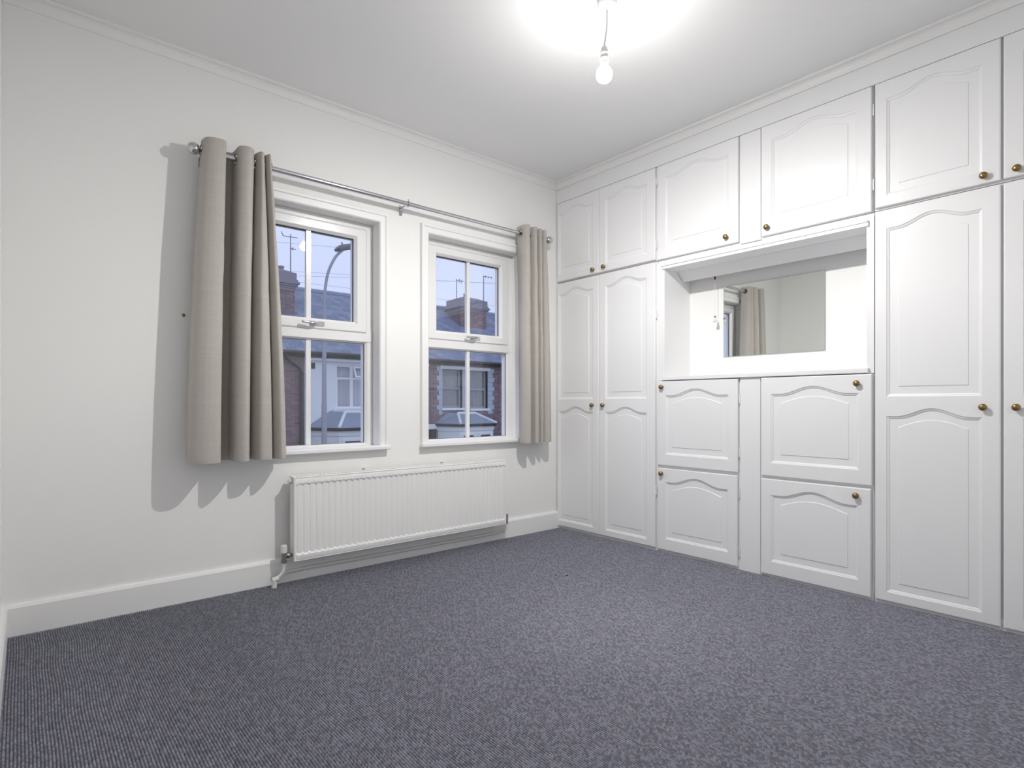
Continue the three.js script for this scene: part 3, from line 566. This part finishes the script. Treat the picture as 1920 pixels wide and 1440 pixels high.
// cream rendered house in the middle
{
  const wx0 = 3.640, wx1 = 5.06, wy0 = 0.765, wy1 = 2.0;
  const h = house('rendered_house', 'cream rendered terraced house with white casement window and bay', 2.77, 6.62, [[wx0, wx1, wy0, wy1]], X.render, false);
  h._p('eaves_board', bx(2.80, 6.62, EAVE - 0.20, EAVE - 0.135, FZ + 0.003, FZ + 0.14), X.fascia);
  const m = 4.135, z = FZ - 0.04;
  const w = h._p('window', [frameGeo(wx0, m, wy0, 1.62, 0.08, 0.05, 0.06, 0.03, z, z - 0.07, 0.01, 0.01), frameGeo(wx0, m, 1.62, wy1, 0.06, 0.05, 0.03, 0.05, z, z - 0.07, 0.01, 0.01), frameGeo(m, wx1, wy0, 1.62, 0.05, 0.07, 0.06, 0.03, z, z - 0.07, 0.01, 0.01), frameGeo(m, wx1, 1.62, wy1, 0.05, 0.07, 0.03, 0.05, z, z - 0.07, 0.01, 0.01)], X.frame);
  h._p('pane', [bx(wx0 + 0.05, m - 0.03, wy0 + 0.05, 1.60, z - 0.045, z - 0.04)], X.pane, w);
  h._p('pane', [bx(wx0 + 0.05, m - 0.03, 1.64, wy1 - 0.04, z - 0.045, z - 0.04)], X.pane, w);
  h._p('pane', [bx(m + 0.03, wx1 - 0.05, wy0 + 0.05, 1.60, z - 0.045, z - 0.04)], X.pane, w);
  // open top light, hinged at the head and swung out
  const fan = frameGeo(m + 0.03, wx1 - 0.04, -0.36, 0, 0.05, 0.05, 0.05, 0.05, 0.02, -0.03, 0.01, 0.01), fp = bx(m + 0.06, wx1 - 0.07, -0.33, -0.03, -0.012, -0.008);
  for (const q of [fan, fp]) { q.rotateX(-0.45); at(q, 0, wy1 - 0.03, z + 0.03); }
  h._p('open_light', fan, X.frame, w); h._p('pane', fp, X.pane, w);
  h._p('net_curtain', pleats(wx0 + 0.02, wx1 - 0.02, wy0 + 0.02, wy1 - 0.02, FZ - 0.30, 0.018, 0.11), X.net, w);
  h._p('sill', bx(wx0 - 0.08, wx1 + 0.08, wy0 - 0.09, wy0 - 0.002, FZ - 0.1, FZ + 0.08), X.lintel);
  bay(h, 2.92, 5.70, 0.85, 0.26, 0.70, X.render, 0.45);
  h._p('vent', bx(2.95, 3.05, 1.86, 2.02, FZ, FZ + 0.02), X.gutter);
}
// brick house on the right
{
  const W = [[7.19, 7.975, 0.767, 2.045], [8.30, 9.035, 0.745, 2.035]];
  const stones = [[7.06, 7.19], [7.975, 8.30], [9.035, 9.24]];
  const h = house('brick_house', 'red brick terraced house with pale stone window surrounds and paired sash windows', 6.62, 12.6, [...W, [5.9, 6.6, -2.7, 0.1]].slice(0, 2), X.mortar, true, (x, y) => !(x > 6.98 && x < 9.32 && y > 0.55 && y < 2.14));
  for (const [a, b] of stones) for (let y = 0.56, k = 0; y < 2.1; y += 0.155, k++) h._p('stone_block', bx(a - (a === 7.06 ? (k % 2) * 0.075 : 0), b + (b === 9.24 ? (k % 2) * 0.075 : 0), y, y + 0.148, FZ - 0.1, FZ + 0.018 + 0.004 * (k % 2)), X.stone);
  for (const [a, b, c, d] of W) sashWindow(h, a, b, c, d);
  bay(h, 7.02, 8.95, 0.80, 0.27, 0.62, X.lintel, 0.30);
  h._p('door_lintel', bx(6.05 + 0.6, 6.98, 0.10, 0.26, FZ - 0.02, FZ + 0.05), X.lintel);
  h._p('doorway', bx(6.66, 6.95, GY + 0.1, 0.098, FZ + 0.002, FZ + 0.02), X.room);
  h._p('downpipe', cyl([9.78, GY + 0.1, FZ + 0.09], [9.78, 2.2, FZ + 0.09], 0.045), X.fascia);
  chimney(h, 9.78, -14.2, 1.18, 0.85, 3.1, 4.80, [9.72]);
}
// aerials on the chimneys
function aerial(label, x, y0, y1, z, bars) {
  const g = group('roof_aerial', [x, y0, z], { label, category: 'aerial' });
  part('mast', cyl([0, 0, 0], [0, y1 - y0, 0], 0.018, 0.014, 8), X.aerial, g);
  part('boom', bars.map(([a, b, y, d]) => cyl([a, y - y0, 0], [b, y - y0 + (d ?? 0), 0], 0.012, 0.012, 6)), X.aerial, g);
}
aerial('tall thin roof aerial on the chimney beside the cream rendered house', 3.02, 4.62, 5.95, -14.2, [[-0.22, 0, 5.86], [-0.22, -0.27, 5.86, 0.12], [-0.02, 0.16, 5.52], [0.06, 0.06, 5.47, 0.1], [0, 0.2, 5.87]]);
aerial('thin roof aerial with small boom left of the broad brick chimney', 9.22, 3.6, 5.55, -14.5, [[-0.05, 0.28, 5.50], [0.1, 0.14, 5.42, 0.16], [0.2, 0.24, 5.40, 0.16]]);
aerial('thin roof aerial with long boom right of the broad brick chimney', 10.56, 4.3, 5.88, -14.6, [[-0.03, 0.42, 5.86], [0.1, 0.1, 5.82, 0.08], [0.25, 0.25, 5.82, 0.08], [0.38, 0.38, 5.82, 0.08]]);
// street lamp on the far footway
{
  const sx = 2.135, sz = -9.5, g = group('street_lamp', [sx, GY, sz], { label: 'grey street lamp with curved arm and flat head', category: 'street lamp' });
  const P = (x, y) => [x - sx, y - GY, 0];
  part('post', [cyl(P(sx, GY), P(sx, 0.9), 0.062, 0.058, 16), cyl(P(sx, 0.9), P(sx, 3.0), 0.052, 0.040, 16)], X.lampPost, g);
  part('arm', tube([P(2.135, 2.9), P(2.140, 3.25), P(2.165, 3.55), P(2.225, 3.86), P(2.33, 4.12), P(2.44, 4.30), P(2.56, 4.42)], 0.032, 40, 10), X.lampPost, g);
  const hd = loops([rectLoop(0, 0.40, -0.13, 0.13, -0.05).map(([a, b, c]) => [a, c, b]), rectLoop(-0.02, 0.44, -0.15, 0.15, 0).map(([a, b, c]) => [a, c, b]), rectLoop(0.04, 0.38, -0.11, 0.11, 0.055).map(([a, b, c]) => [a, c, b])]);
  part('head', [hd.rotateZ(0.30).translate(2.44 - sx, 4.44 - GY, 0), bx(2.44 - sx, 2.80 - sx, 4.43 - GY, 4.44 - GY, -0.10, 0.10).translate(-(2.62 - sx), -(4.435 - GY), 0).rotateZ(0.30).translate(2.62 - sx, 4.495 - GY, 0)], X.lampHead, g);
  part('sensor', cyl([2.56 - sx, 4.52 - GY, 0], [2.55 - sx, 4.60 - GY, 0], 0.02, 0.02, 10), X.lampPost, g);
}
// overhead wires
const wires = [[[-3, 3.10], [1.0, 3.47], [8, 4.2]], [[-3, 2.68], [0.6, 3.0], [8, 3.65]], [[-3, 2.76], [0.64, 2.82], [8, 2.95]], [[-3, 2.55], [2.8, 3.19], [8, 3.75]]];
wires.forEach((w, k) => top('overhead_wire', tube(w.map(([x, y]) => [x, y, -6 - 0.02 * k]), 0.0020, 24, 5), X.wire, { label: 'thin telephone wire strung across the street sky', category: 'wire', group: 'overhead wires' }));

renderer.render(scene, camera);
